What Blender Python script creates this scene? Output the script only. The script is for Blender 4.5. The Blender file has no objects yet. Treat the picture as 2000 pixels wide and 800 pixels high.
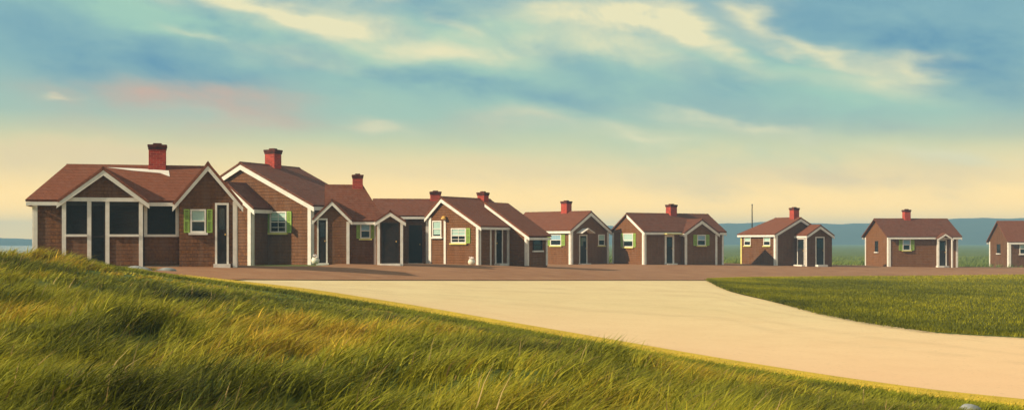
import bpy, math, random
import numpy as np
from mathutils import Vector, Matrix
random.seed(7)
rng = np.random.default_rng(11)
R = math.radians
scn = bpy.context.scene
col = scn.collection

# ------------------------------------------------------------------ camera
EYE = 2.4
cam_d = bpy.data.cameras.new("camera")
cam = bpy.data.objects.new("camera", cam_d)
col.objects.link(cam)
cam.location = (0, 0, EYE)
cam.rotation_euler = (R(90), 0, 0)
cam_d.sensor_width = 36
cam_d.lens = 43.2
cam_d.shift_y = 0.035
cam_d.clip_end = 6000
cam_d.clip_start = 0.1
scn.camera = cam

# ------------------------------------------------------------------ view
scn.view_settings.view_transform = 'Standard'
scn.view_settings.look = 'None'
scn.view_settings.exposure = 0.35
scn.view_settings.gamma = 1
scn.view_settings.use_curve_mapping = False
scn.cycles.volume_bounces = 0
scn.cycles.max_bounces = 6
scn.cycles.transparent_max_bounces = 12

# ------------------------------------------------------------------ sun and sky
SUN_EL, SUN_AZ = 28.0, -112.0        # azimuth from +Y towards +X (negative = left of the view)
sd = Vector((math.sin(R(SUN_AZ)) * math.cos(R(SUN_EL)), math.cos(R(SUN_AZ)) * math.cos(R(SUN_EL)), math.sin(R(SUN_EL))))
sl = bpy.data.lights.new("sun", 'SUN')
sl.energy = 4.6
sl.angle = R(0.5)
sl.color = (1.0, 0.82, 0.57)
so = bpy.data.objects.new("sun", sl)
so.rotation_euler = (-sd).to_track_quat('-Z', 'Y').to_euler()
col.objects.link(so)


class NT:
    """small helper round a node tree"""
    def __init__(s, tree):
        s.t = tree; s.n = tree.nodes; s.l = tree.links

    def add(s, typ, **kw):
        n = s.n.new(typ)
        for k, v in kw.items():
            setattr(n, k, v)
        return n

    def val(s, sock, v):
        if hasattr(v, 'links') or isinstance(v, bpy.types.NodeSocket):
            s.l.new(v, sock)
        else:
            sock.default_value = v

    def math(s, op, a, b=0.0, c=0.0, clamp=False):
        n = s.add('ShaderNodeMath', operation=op, use_clamp=clamp)
        s.val(n.inputs[0], a); s.val(n.inputs[1], b); s.val(n.inputs[2], c)
        return n.outputs[0]

    def mix(s, f, a, b, blend='MIX'):
        n = s.add('ShaderNodeMix', data_type='RGBA', blend_type=blend)
        s.val(n.inputs[0], f)
        s.val(n.inputs[6], a if not isinstance(a, tuple) else (*a[:3], 1))
        s.val(n.inputs[7], b if not isinstance(b, tuple) else (*b[:3], 1))
        return n.outputs[2]

    def noise(s, vec, scale, detail=3, rough=0.55, dist=0.0, out=0):
        n = s.add('ShaderNodeTexNoise')
        if vec is not None:
            s.l.new(vec, n.inputs['Vector'])
        n.inputs['Scale'].default_value = scale
        n.inputs['Detail'].default_value = detail
        n.inputs['Roughness'].default_value = rough
        n.inputs['Distortion'].default_value = dist
        return n.outputs[out]

    def ramp(s, f, stops, interp='LINEAR'):
        n = s.add('ShaderNodeValToRGB')
        cr = n.color_ramp
        cr.interpolation = interp
        while len(cr.elements) < len(stops):
            cr.elements.new(0.5)
        for e, (p, c) in zip(cr.elements, stops):
            e.position = p
            e.color = (*c[:3], 1) if isinstance(c, tuple) else (c, c, c, 1)
        s.l.new(f, n.inputs[0])
        return n.outputs[0]


world = bpy.data.worlds.new("World")
scn.world = world
world.use_nodes = True
W = NT(world.node_tree)
bg = [n for n in W.n if n.type == 'BACKGROUND'][0]
SKY_STRENGTH = 0.09
bg.inputs[1].default_value = SKY_STRENGTH
sky = W.add('ShaderNodeTexSky', sky_type='NISHITA')
sky.sun_disc = False
sky.sun_elevation = R(SUN_EL)
sky.sun_rotation = R(SUN_AZ)
sky.air_density = 1.3
sky.dust_density = 1.5
sky.ozone_density = 2.0
tc = W.add('ShaderNodeTexCoord')
sep = W.add('ShaderNodeSeparateXYZ')
W.l.new(tc.outputs['Generated'], sep.inputs[0])
dx, dy, dz = sep.outputs
AZ = W.math('ARCTAN2', dx, dy)                       # radians, 0 straight ahead
hyp = W.math('SQRT', W.math('ADD', W.math('MULTIPLY', dx, dx), W.math('MULTIPLY', dy, dy)))
EL = W.math('ARCTAN2', dz, hyp)
K = 1.0 / SKY_STRENGTH / 2 ** 0.35


def lin(r, g, b):
    f = lambda c: (c / 255 / 12.92) if c / 255 <= 0.04045 else ((c / 255 + 0.055) / 1.055) ** 2.4
    return (f(r) * K, f(g) * K, f(b) * K)


# the colour of clear air by height above the horizon
grad = W.ramp(W.math('DIVIDE', EL, R(30)), [
    (0.0, (2.9, 1.65, 0.25)), (0.05, (2.2, 1.32, 0.32)), (0.10, (1.40, 0.97, 0.38)), (0.15, (0.80, 0.76, 0.41)),
    (0.19, (0.42, 0.60, 0.48)), (0.27, (0.27, 0.50, 0.50)), (0.40, (0.20, 0.41, 0.49)), (0.8, (0.07, 0.19, 0.36))])
gs = W.add('ShaderNodeVectorMath', operation='SCALE')
W.l.new(grad, gs.inputs[0]); gs.inputs['Scale'].default_value = K
air = W.mix(0.86, sky.outputs[0], gs.outputs[0])
# cloud field: long streaks drawn out along the horizon
comb = W.add('ShaderNodeCombineXYZ')
W.val(comb.inputs[0], W.math('MULTIPLY', AZ, 1.0)); W.val(comb.inputs[1], W.math('MULTIPLY', W.math('ADD', EL, W.math('MULTIPLY', AZ, 0.09)), 3.2))
cv = comb.outputs[0]
wn = W.noise(cv, 7.0, 3, 0.5, 0.0, out=1)
warp = W.add('ShaderNodeVectorMath', operation='MULTIPLY_ADD')
W.l.new(wn, warp.inputs[0]); warp.inputs[1].default_value = (0.14, 0.14, 0); W.l.new(cv, warp.inputs[2])
n1 = W.noise(warp.outputs[0], 4.3, 5, 0.55)
sw = W.add('ShaderNodeSeparateXYZ')
wn2 = W.noise(cv, 12.0, 3, 0.5, 0.0, out=1)
W.l.new(wn2, sw.inputs[0])
AZw = W.math('ADD', AZ, W.math('MULTIPLY', W.math('SUBTRACT', sw.outputs[0], 0.5), 0.10))
ELw = W.math('ADD', EL, W.math('MULTIPLY', W.math('SUBTRACT', sw.outputs[1], 0.5), 0.034))


def bank(px, py, sx, sy, tilt=0.0):
    """one cloud bank: a soft ellipse in azimuth and height (placed in 2000-px units, 2400 px per radian at the centre)"""
    a0 = math.atan((px - 1000) / 2400)
    e0 = math.atan((470 - py) / 2400 * math.cos(a0))
    a = W.math('SUBTRACT', AZw, a0)
    e = W.math('SUBTRACT', ELw, e0)
    e = W.math('ADD', e, W.math('MULTIPLY', a, tilt))
    a = W.math('DIVIDE', a, sx / 2400); e = W.math('DIVIDE', e, sy / 2400)
    d = W.math('ADD', W.math('MULTIPLY', a, a), W.math('MULTIPLY', e, e))
    return W.math('POWER', 2.718, W.math('MULTIPLY', d, -1.0))


def total(lst):
    t = None
    for args in lst:
        w = args[5] if len(args) > 5 else 1.0
        b = bank(*args[:5])
        b = W.math('MULTIPLY', b, w)
        t = b if t is None else W.math('ADD', t, b)
    return t


teal = total([(600, 90, 420, 60, .15, .9), (300, 40, 260, 30, .2, .8), (1100, 120, 330, 60, .1, 1.0), (1550, 150, 240, 45, .25, 1.0), (1700, 185, 180, 32, .1, .8),
              (700, 215, 160, 45, .1, .7), (1000, 200, 100, 50, 0, .3), (1420, 300, 420, 60, .05, .5), (950, 60, 250, 50, 0, .6)])
blue = total([(180, 90, 200, 60, .25, 1.0), (330, 130, 200, 34, .15, .8), (420, 50, 60, 22, .1, .8), (1720, 50, 280, 75, .22, 1.6), (1920, 120, 150, 80, .3, 1.1),
              (700, 60, 90, 18, .1, .6), (850, 10, 110, 22, .2, 1.0), (560, 10, 50, 12, 0, .7), (1280, 8, 90, 14, .1, .7), (850, 160, 260, 26, .12, 1.0), (1440, 150, 130, 32, .1, 1.0), (1120, 130, 120, 26, .15, .7),
              (1180, 190, 250, 26, .05, .6), (640, 120, 130, 20, .15, .7), (1650, 240, 300, 26, .08, .6), (470, 150, 90, 26, 0, .4)])
cream = total([(640, 70, 90, 26, .1, .5), (1080, 95, 150, 30, 0, .55), (560, 110, 110, 18, .1, .35), (1240, 110, 120, 24, .2, .5), (880, 95, 120, 24, .1, .5), (1700, 170, 110, 22, .2, .45), (1150, 250, 160, 16, .05, .35), (420, 225, 120, 14, 0, .3), (500, 22, 300, 20, .18, 1.3), (660, 32, 120, 22, .1, .6), (1180, 40, 170, 32, .12, 1.3), (1330, 62, 130, 22, .4, 1.1), (1460, 28, 60, 26, .3, .9), (720, -5, 80, 16, 0, .7), (1260, 10, 60, 20, 0, .8),
               (1620, 110, 110, 16, .45, .8), (1770, 140, 60, 22, .3, .9), (910, 50, 60, 16, .2, .6), (810, 110, 60, 16, 0, .5), (395, 75, 60, 10, .2, .4),
               (1450, 240, 130, 13, .16, .9), (1290, 265, 90, 12, .12, .7), (745, 244, 45, 12, .1, .9), (1850, 308, 120, 14, .1, .7), (1020, 228, 70, 15, 0, .5), (130, 182, 26, 4, 0, .9)])
pink = total([(400, 215, 150, 24, .05, .55), (330, 190, 200, 26, .06, 1.0), (460, 180, 200, 20, .05, .6), (240, 240, 200, 30, .05, .35), (620, 228, 130, 16, .1, .35), (1660, 345, 170, 26, 0, .3), (950, 240, 150, 20, 0, .25)])
low = W.math('MULTIPLY', W.math('SUBTRACT', EL, R(1.5)), 1 / R(3.5), clamp=True)      # banks thin out near the horizon
n1m = W.math('MULTIPLY', W.math('SUBTRACT', n1, 0.36), 3.2, clamp=True)
cmb2 = W.add('ShaderNodeCombineXYZ')
W.val(cmb2.inputs[0], AZ); W.val(cmb2.inputs[1], W.math('MULTIPLY', W.math('ADD', EL, W.math('MULTIPLY', AZ, 0.12)), 1.9))
n2 = W.noise(cmb2.outputs[0], 14.0, 5, 0.6, 0.3)
n2m = W.math('MULTIPLY', W.math('SUBTRACT', n2, 0.34), 3.0, clamp=True)
rag = W.math('ADD', 0.22, W.math('MULTIPLY', W.math('ADD', W.math('MULTIPLY', n1m, 0.45), W.math('MULTIPLY', n2m, 0.60)), 1.15))
rag2 = W.math('SUBTRACT', 1.45, rag)
c = air
top = W.math('MULTIPLY', W.math('SUBTRACT', EL, R(12)), 1 / R(6), clamp=True)
side = W.math('MULTIPLY', W.math('SUBTRACT', W.math('ABSOLUTE', AZ), R(25)), 1 / R(10), clamp=True)
other = W.math('MAXIMUM', top, side)                    # rest of the dome: unseen cream noise clouds, thickened to add warm fill light
gen = W.math('MULTIPLY', W.math('MULTIPLY', W.math('SUBTRACT', n1, 0.40), 5.0, clamp=True), W.math('MULTIPLY', other, low))
c = W.mix(W.math('MULTIPLY', W.math('MULTIPLY', teal, .95), rag, clamp=True), c, lin(166, 208, 188))
c = W.mix(W.math('MULTIPLY', W.math('MULTIPLY', blue, .64), rag2, clamp=True), c, lin(104, 155, 180))
c = W.mix(W.math('MULTIPLY', W.math('MULTIPLY', cream, 1.0), rag, clamp=True), c, lin(242, 234, 190))
c = W.mix(W.math('MULTIPLY', W.math('MULTIPLY', pink, .78), rag, clamp=True), c, lin(212, 176, 158))
glow = total([(40, 300, 260, 38, 0, .9), (330, 292, 200, 18, 0, .45), (1380, 350, 300, 26, 0, .6), (1750, 352, 220, 26, 0, .6), (900, 330, 260, 22, 0, .5), (640, 300, 120, 14, 0, .3)])
c = W.mix(W.math('MULTIPLY', W.math('MULTIPLY', glow, .8), rag, clamp=True), c, lin(248, 220, 168))
c = W.mix(W.math('MULTIPLY', gen, .9), c, tuple(v * 1.0 for v in lin(245, 230, 190)))
W.l.new(c, bg.inputs[0])


# ------------------------------------------------------------------ materials
MATS = {}


def base_mat(name, rough=0.8):
    m = bpy.data.materials.new(name)
    m.use_nodes = True
    t = NT(m.node_tree)
    b = [n for n in t.n if n.type == 'BSDF_PRINCIPLED'][0]
    b.inputs['Roughness'].default_value = rough
    b.inputs['Specular IOR Level'].default_value = 0.25
    MATS[name] = m
    return m, t, b


def coords(t, kind='Object'):
    return t.add('ShaderNodeTexCoord').outputs[kind]


def bump(t, b, h, strength=0.5, dist=0.02):
    n = t.add('ShaderNodeBump')
    n.inputs['Strength'].default_value = strength
    n.inputs['Distance'].default_value = dist
    t.l.new(h, n.inputs['Height'])
    t.l.new(n.outputs[0], b.inputs['Normal'])


def shingles(name, c1, c2, mortar, rowh, bw, horiz=False, seed=0.0):
    """wood shingles in courses: brick courses over (u+v, height)"""
    m, t, b = base_mat(name, 0.85)
    co = coords(t)
    s = t.add('ShaderNodeSeparateXYZ'); t.l.new(co, s.inputs[0])
    k = t.add('ShaderNodeCombineXYZ')
    t.val(k.inputs[0], t.math('ADD', s.outputs[0], t.math('MULTIPLY', s.outputs[1], 1.0)))
    t.val(k.inputs[1], s.outputs[2])
    br = t.add('ShaderNodeTexBrick')
    br.offset = 0.37; br.squash = 1.0
    t.l.new(k.outputs[0], br.inputs['Vector'])
    br.inputs['Color1'].default_value = (*c1, 1)
    br.inputs['Color2'].default_value = (*c2, 1)
    br.inputs['Mortar'].default_value = (*mortar, 1)
    br.inputs['Scale'].default_value = 1.0
    br.inputs['Mortar Size'].default_value = 0.006
    br.inputs['Mortar Smooth'].default_value = 0.3
    br.inputs['Bias'].default_value = 0.0
    br.inputs['Brick Width'].default_value = bw
    br.inputs['Row Height'].default_value = rowh
    n1 = t.noise(co, 1.3, 4, 0.6)
    n2 = t.noise(co, 11, 4, 0.7)
    cc = t.mix(t.ramp(n1, [(0.38, 0.0), (0.62, 0.75)]), br.outputs['Color'], tuple(x * 1.7 for x in c2))
    cc = t.mix(t.ramp(n2, [(0.38, 0.0), (0.66, 0.6)]), cc, mortar)
    mp = t.add('ShaderNodeMapping'); mp.inputs['Scale'].default_value = (3.2, 3.2, .45); t.l.new(co, mp.inputs[0])
    n3 = t.noise(mp.outputs[0], 1.6, 4, 0.65)
    cc = t.mix(t.ramp(n3, [(0.44, 0.0), (0.64, 0.75)]), cc, tuple(.55 * x + .035 for x in c1))
    oi = t.add('ShaderNodeObjectInfo')
    cc = t.mix(t.math('MULTIPLY', oi.outputs['Random'], .38), cc, tuple(1.55 * x + (.022, .014, .006)[i] for i, x in enumerate(c1)))
    t.l.new(cc, b.inputs['Base Color'])
    saw = t.math('FRACT', t.math('DIVIDE', s.outputs[2], rowh))
    h = t.math('SUBTRACT', t.math('MULTIPLY', t.math('SUBTRACT', 1.0, saw), 0.8), t.math('MULTIPLY', br.outputs['Fac'], 0.6))
    bump(t, b, h, 0.9, 0.03)
    return m


shingles('wall_shingle', (0.215, 0.084, 0.024), (0.105, 0.042, 0.015), (0.040, 0.014, 0.007), 0.125, 0.12)
shingles('roof_shingle', (0.185, 0.054, 0.022), (0.095, 0.028, 0.013), (0.05, 0.017, 0.009), 0.11, 0.22)


def mottled(name, c1, c2, scale=3.0, rough=0.8, bstr=0.2, detail=4, bscale=None):
    m, t, b = base_mat(name, rough)
    co = coords(t)
    n = t.noise(co, scale, detail, 0.6)
    t.l.new(t.mix(t.ramp(n, [(0.3, 0.0), (0.7, 1.0)]), c1, c2), b.inputs['Base Color'])
    if bstr:
        bump(t, b, t.noise(co, bscale or scale * 6, 3, 0.6), bstr, 0.02)
    return m


mottled('white_paint', (0.84, 0.82, 0.76), (0.68, 0.64, 0.58), 3.5, 0.55, 0.05)
mottled('green_paint', (0.34, 0.50, 0.09), (0.26, 0.42, 0.08), 6.0, 0.5, 0.05)
mottled('yellow_paint', (0.72, 0.66, 0.22), (0.62, 0.55, 0.16), 6.0, 0.5, 0.05)
mottled('dark_wood', (0.030, 0.017, 0.013), (0.015, 0.010, 0.009), 4.0, 0.6, 0.1)
mottled('deck_wood', (0.16, 0.13, 0.10), (0.10, 0.08, 0.06), 4.0, 0.8, 0.1)
mottled('highlight_white', (0.80, 0.79, 0.72), (0.70, 0.68, 0.60), 4.0, 0.5, 0.03)
mottled('blind_cloth', (0.42, 0.60, 0.52), (0.34, 0.52, 0.48), 9.0, 0.9, 0.0)
mottled('blue_cloth', (0.30, 0.48, 0.60), (0.22, 0.38, 0.50), 9.0, 0.9, 0.0)
mottled('stone', (0.34, 0.36, 0.35), (0.17, 0.19, 0.19), 6.0, 0.9, 0.5)
mottled('glaze', (0.80, 0.78, 0.66), (0.72, 0.70, 0.56), 6.0, 0.35, 0.0)
mottled('soil', (0.10, 0.075, 0.04), (0.06, 0.045, 0.025), 6.0, 0.95, 0.3)
mottled('flower', (0.80, 0.76, 0.70), (0.70, 0.55, 0.52), 20.0, 0.8, 0.1)
mottled('lamp_brass', (0.80, 0.50, 0.12), (0.65, 0.38, 0.08), 6.0, 0.35, 0.0)

m, t, b = base_mat('chimney_brick', 0.9)
co = coords(t)
s = t.add('ShaderNodeSeparateXYZ'); t.l.new(co, s.inputs[0])
k = t.add('ShaderNodeCombineXYZ')
t.val(k.inputs[0], t.math('ADD', s.outputs[0], s.outputs[1])); t.val(k.inputs[1], s.outputs[2])
br = t.add('ShaderNodeTexBrick'); t.l.new(k.outputs[0], br.inputs['Vector'])
br.inputs['Color1'].default_value = (0.50, 0.058, 0.036, 1); br.inputs['Color2'].default_value = (0.28, 0.030, 0.022, 1)
br.inputs['Mortar'].default_value = (0.40, 0.12, 0.08, 1)
br.inputs['Scale'].default_value = 1; br.inputs['Mortar Size'].default_value = 0.008
br.inputs['Brick Width'].default_value = 0.21; br.inputs['Row Height'].default_value = 0.075
soot = t.noise(co, 3, 3, 0.6)
t.l.new(t.mix(t.ramp(soot, [(0.5, 0.0), (0.8, 0.4)]), br.outputs['Color'], (0.05, 0.02, 0.02)), b.inputs['Base Color'])
bump(t, b, t.math('SUBTRACT', 1.0, br.outputs['Fac']), 0.5, 0.01)
mottled('soot_brick', (0.15, 0.036, 0.028), (0.05, 0.018, 0.014), 5.0, 0.95, 0.2)

m, t, b = base_mat('window_glass', 0.06)
b.inputs['Base Color'].default_value = (0.012, 0.016, 0.018, 1)
b.inputs['Specular IOR Level'].default_value = 0.6
m, t, b = base_mat('insect_screen', 0.7)
b.inputs['Base Color'].default_value = (0.020, 0.014, 0.012, 1)
b.inputs['Alpha'].default_value = 0.62


def ground_mat(name, cols, scales, rough=0.95, bs=0.4, bd=0.05, bsc=8.0):
    m, t, b = base_mat(name, rough)
    b.inputs['Specular IOR Level'].default_value = 0.08
    co = coords(t)
    c = t.mix(t.ramp(t.noise(co, scales[0], 5, 0.6), [(0.32, 0.0), (0.68, 1.0)]), cols[0], cols[1])
    c = t.mix(t.ramp(t.noise(co, scales[1], 4, 0.65), [(0.42, 0.0), (0.72, 0.8)]), c, cols[2])
    c = t.mix(t.ramp(t.noise(co, scales[2], 2, 0.6), [(0.45, 0.0), (0.8, 0.5)]), c, cols[3])
    t.l.new(c, b.inputs['Base Color'])
    bump(t, b, t.noise(co, bsc, 5, 0.7), bs, bd)
    return m


ground_mat('meadow', [(0.13, 0.18, 0.035), (0.09, 0.13, 0.03), (0.19, 0.19, 0.05), (0.05, 0.07, 0.02)], (0.05, 0.4, 6), bs=0.6, bd=0.15)
ground_mat('lawn_soil', [(0.110, 0.115, 0.006), (0.075, 0.085, 0.006), (0.12, 0.12, 0.015), (0.03, 0.035, 0.008)], (0.25, 1.6, 14), bs=0.7, bd=0.08)
ground_mat('sand', [(0.76, 0.64, 0.36), (0.71, 0.57, 0.31), (0.66, 0.52, 0.28), (0.56, 0.43, 0.23)], (0.08, 0.7, 24), bs=0.30, bd=0.03)
ground_mat('drive', [(0.34, 0.178, 0.095), (0.26, 0.132, 0.07), (0.40, 0.23, 0.125), (0.14, 0.085, 0.05)], (0.12, 0.9, 20), bs=0.4, bd=0.03)
ground_mat('gold_verge', [(0.74, 0.52, 0.050), (0.64, 0.43, 0.045), (0.36, 0.28, 0.04), (0.60, 0.45, 0.10)], (0.3, 2.0, 18), bs=0.5, bd=0.04)
ground_mat('hill_scrub', [(0.050, 0.065, 0.035), (0.040, 0.052, 0.032), (0.028, 0.038, 0.022), (0.07, 0.075, 0.04)], (0.004, 0.02, 0.1), bs=0.6, bd=3.0, bsc=0.05)

m, t, b = base_mat('sea_water', 0.12)
b.inputs['Base Color'].default_value = (0.02, 0.06, 0.09, 1)
bump(t, b, t.noise(coords(t), 0.6, 4, 0.6), 0.5, 0.2)


m = MATS['sand']; t = NT(m.node_tree)
b = [n for n in t.n if n.type == 'BSDF_PRINCIPLED'][0]
at = t.add('ShaderNodeAttribute', attribute_name='across')
src = b.inputs['Base Color'].links[0].from_socket
co = coords(t)
sp = t.add('ShaderNodeSeparateXYZ'); t.l.new(co, sp.inputs[0])
patch = t.noise(co, .09, 3, .5)
peach = t.math('MULTIPLY', t.math('ADD', t.math('SUBTRACT', 31.0, sp.outputs[1]), t.math('MULTIPLY', patch, 9.0)), 1 / 16, clamp=True)
c = t.mix(t.math('MULTIPLY', peach, .68), src, (0.84, 0.53, 0.31))
wob = t.math('MULTIPLY', t.math('SUBTRACT', t.noise(co, .12, 2, .5), .5), .10)
a = t.math('ADD', at.outputs['Fac'], wob)
rut = None
for cc in (.30, .405, .60, .70):
    q = t.math('DIVIDE', t.math('SUBTRACT', a, cc), .022)
    q = t.math('POWER', 2.718, t.math('MULTIPLY', t.math('MULTIPLY', q, q), -1.0))
    rut = q if rut is None else t.math('ADD', rut, q)
brk = t.ramp(t.noise(co, .8, 4, .65), [(.35, 0.0), (.6, 1.0)])
rut = t.math('MULTIPLY', rut, brk)
c = t.mix(t.math('MULTIPLY', rut, .20, clamp=True), c, (0.40, 0.29, 0.16))
spk = t.ramp(t.noise(co, 9.0, 3, .7), [(.62, 0.0), (.70, 1.0)])
c = t.mix(t.math('MULTIPLY', spk, .42), c, (0.34, 0.25, 0.15))
t.l.new(c, b.inputs['Base Color'])


def blade_mat(name, trans=0.35):
    m, t, b = base_mat(name, 0.6)
    b.inputs['Specular IOR Level'].default_value = 0.15
    a = t.add('ShaderNodeAttribute', attribute_name='tone')
    t.l.new(a.outputs['Color'], b.inputs['Base Color'])
    tr = t.add('ShaderNodeBsdfTranslucent'); t.l.new(a.outputs['Color'], tr.inputs[0])
    mx = t.add('ShaderNodeMixShader'); mx.inputs[0].default_value = trans
    out = [n for n in t.n if n.type == 'OUTPUT_MATERIAL'][0]
    t.l.new(b.outputs[0], mx.inputs[1]); t.l.new(tr.outputs[0], mx.inputs[2]); t.l.new(mx.outputs[0], out.inputs[0])
    return m


blade_mat('grass_blade')


# ------------------------------------------------------------------ mesh helpers
class MB:
    def __init__(s):
        s.v = []; s.f = []

    def poly_prism(s, pts, d):
        """closed prism: polygon pts swept by vector d"""
        n = len(pts); i = len(s.v)
        s.v += [tuple(p) for p in pts] + [tuple(Vector(p) + Vector(d)) for p in pts]
        nrm = Vector((0, 0, 0))
        for k in range(n):
            a = Vector(pts[k]); b = Vector(pts[(k + 1) % n]); nrm += a.cross(b)
        flip = nrm.dot(Vector(d)) > 0
        q = list(range(n))
        fs = [[i + k for k in q], [i + n + k for k in reversed(q)]]
        fs += [[i + (k + 1) % n, i + k, i + n + k, i + n + (k + 1) % n] for k in q]
        if flip:
            fs = [list(reversed(f)) for f in fs]
        s.f += fs
        return s

    def box(s, u0, v0, z0, u1, v1, z1):
        u0, u1 = min(u0, u1), max(u0, u1); v0, v1 = min(v0, v1), max(v0, v1); z0, z1 = min(z0, z1), max(z0, z1)
        return s.poly_prism([(u0, v0, z0), (u1, v0, z0), (u1, v1, z0), (u0, v1, z0)], (0, 0, z1 - z0))

    def slab(s, pts, th):
        """roof plane: top polygon thickened downwards along its normal"""
        n = Vector((0, 0, 0))
        for k in range(len(pts)):
            n += Vector(pts[k]).cross(Vector(pts[(k + 1) % len(pts)]))
        n.normalize()
        if n.z < 0:
            n = -n
        return s.poly_prism(pts, tuple(-n * th))

    def lathe(s, c, prof, n=20):
        i = len(s.v)
        for r, z in prof:
            for k in range(n):
                a = 2 * math.pi * k / n
                s.v.append((c[0] + r * math.cos(a), c[1] + r * math.sin(a), c[2] + z))
        for j in range(len(prof) - 1):
            for k in range(n):
                s.f.append([i + j * n + k, i + j * n + (k + 1) % n, i + (j + 1) * n + (k + 1) % n, i + (j + 1) * n + k])
        s.f.append([i + k for k in reversed(range(n))])
        s.f.append([i + (len(prof) - 1) * n + k for k in range(n)])
        return s

    def build(s, name, mat, parent=None, bevel=0.0, smooth=False):
        me = bpy.data.meshes.new(name)
        me.from_pydata(s.v, [], s.f)
        me.materials.append(MATS[mat])
        if smooth:
            me.polygons.foreach_set('use_smooth', [True] * len(me.polygons))
        o = bpy.data.objects.new(name, me)
        col.objects.link(o)
        if parent is not None:
            o.parent = parent
        if bevel:
            bm = o.modifiers.new('bevel', 'BEVEL'); bm.width = bevel; bm.segments = 1; bm.limit_method = 'ANGLE'
        return o


def tag(o, label=None, cat=None, group=None, kind=None):
    if label: o['label'] = label
    if cat: o['category'] = cat
    if group: o['group'] = group
    if kind: o['kind'] = kind
    return o


# ------------------------------------------------------------------ terrain
CP = np.array([  # x, y, z : spot heights of the site
    (-7.7, 37, 1.20), (0, 48, .84), (0, 26.8, .5), (21.9, 75, .18), (6.7, 16, .3), (3.3, 20, .36), (-5.5, 33, 1.07),
    (-14.95, 41, 1.46), (-9.5, 42.3, 1.44), (-9.64, 59, 1.22), (-12, 50, 1.38), (-7.13, 54, 1.34), (-4.8, 66, 1.10), (-4.18, 62, 1.19), (-1.0, 61, 1.14),
    (3.93, 82, .76), (0, 86, .78), (8.81, 82, .76), (14.8, 85.7, .68), (18.88, 88, .57), (23, 90, .50), (28.18, 92, .41), (34, 93, .33), (42.44, 105, .10), (50, 106, .05),
    (9.6, 60, .46), (10, 30, .20), (8.3, 39.7, .33), (11.5, 27.5, .18), (20, 30, .05), (30, 50, .0),
    # dune
    (0, 0, .95), (0, 7, 1.08), (0, 12, .98), (0, 18, .78), (-2.9, 7, 1.15), (-4.2, 10, 1.14), (-7.1, 17, 1.22), (-9.4, 23, 1.55), (-12.5, 30, 2.06), (-11, 33, 1.66),
    (-16, 28, 2.0), (-9, 36, 1.25), (-10.8, 36.5, 1.40), (3.0, 8, .85), (4.5, 12, .55), (-18, 36, 1.45), (-6, 26, 1.15), (-3, 22, .92), (-30, 30, 1.1), (-30, 10, 1.0), (10, 5, .45),
    (20, 10, .2), (0, -10, .8), (-30, 60, .3), (-40, 90, -.2), (-20, 75, .5), (-30, 140, -.8), (-5, 110, .4), (30, 140, 0), (60, 140, 0), (0, 150, 0), (70, 60, -.1), (70, 0, 0),
    (60, 100, 0), (-60, 40, .0), (-60, 0, .3), (-60, 140, -1.0)])


def tps_fit(P):
    n = len(P)
    d = np.linalg.norm(P[:, None, :2] - P[None, :, :2], axis=2)
    Kc = np.where(d > 0, d * d * np.log(d + 1e-9), 0) + np.eye(n) * 6.0
    A = np.zeros((n + 3, n + 3)); A[:n, :n] = Kc
    A[:n, n] = 1; A[:n, n + 1:] = P[:, :2]; A[n:, :n] = A[:n, n:].T
    return np.linalg.solve(A, np.concatenate([P[:, 2], np.zeros(3)]))


TPS = tps_fit(CP)


def toe_y(x):
    """far edge of the dune (its toe) as y over x"""
    return np.interp(x, TOE[:, 0], TOE[:, 1])


def hummock(x, y):
    return (0.5 * np.sin(x * 1.10 + 1.3 * np.sin(y * 0.45)) * np.sin(y * 0.8 + 1.7 + 0.8 * np.sin(x * 0.7)) + 0.3 * np.sin(x * 2.3 + y * 1.1 + 2.0) * np.sin(y * 1.9 - x * .7))


def smooth(a, b, x):
    t = np.clip((x - a) / (b - a), 0, 1)
    return t * t * (3 - 2 * t)


TOE = None


def ground(x, y, hum=True):
    x = np.asarray(x, float); y = np.asarray(y, float)
    shp = np.broadcast(x, y).shape
    xf = np.broadcast_to(x, shp).ravel(); yf = np.broadcast_to(y, shp).ravel()
    xc = np.clip(xf, -62, 72); yc = np.clip(yf, -12, 145)
    d = np.sqrt((xc[:, None] - CP[None, :, 0]) ** 2 + (yc[:, None] - CP[None, :, 1]) ** 2)
    z = (np.where(d > 0, d * d * np.log(d + 1e-9), 0) @ TPS[:-3]) + TPS[-3] + TPS[-2] * xc + TPS[-1] * yc
    r = np.maximum(np.abs(xf - xc), np.abs(yf - yc))
    far = np.where(xf < -20, -1.2, -0.1)
    far = -1.3 + 1.2 * smooth(-60, -10, xf - 0.05 * yf)
    w = smooth(0, 60, r)
    z = z * (1 - w) + far * w
    if hum and TOE is not None:
        m = smooth(1.0, 14.0, toe_y(xf) - yf) * smooth(-40, -25, xf)
        z = z + 0.42 * m * hummock(xf, yf)
    return z.reshape(shp)


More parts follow.
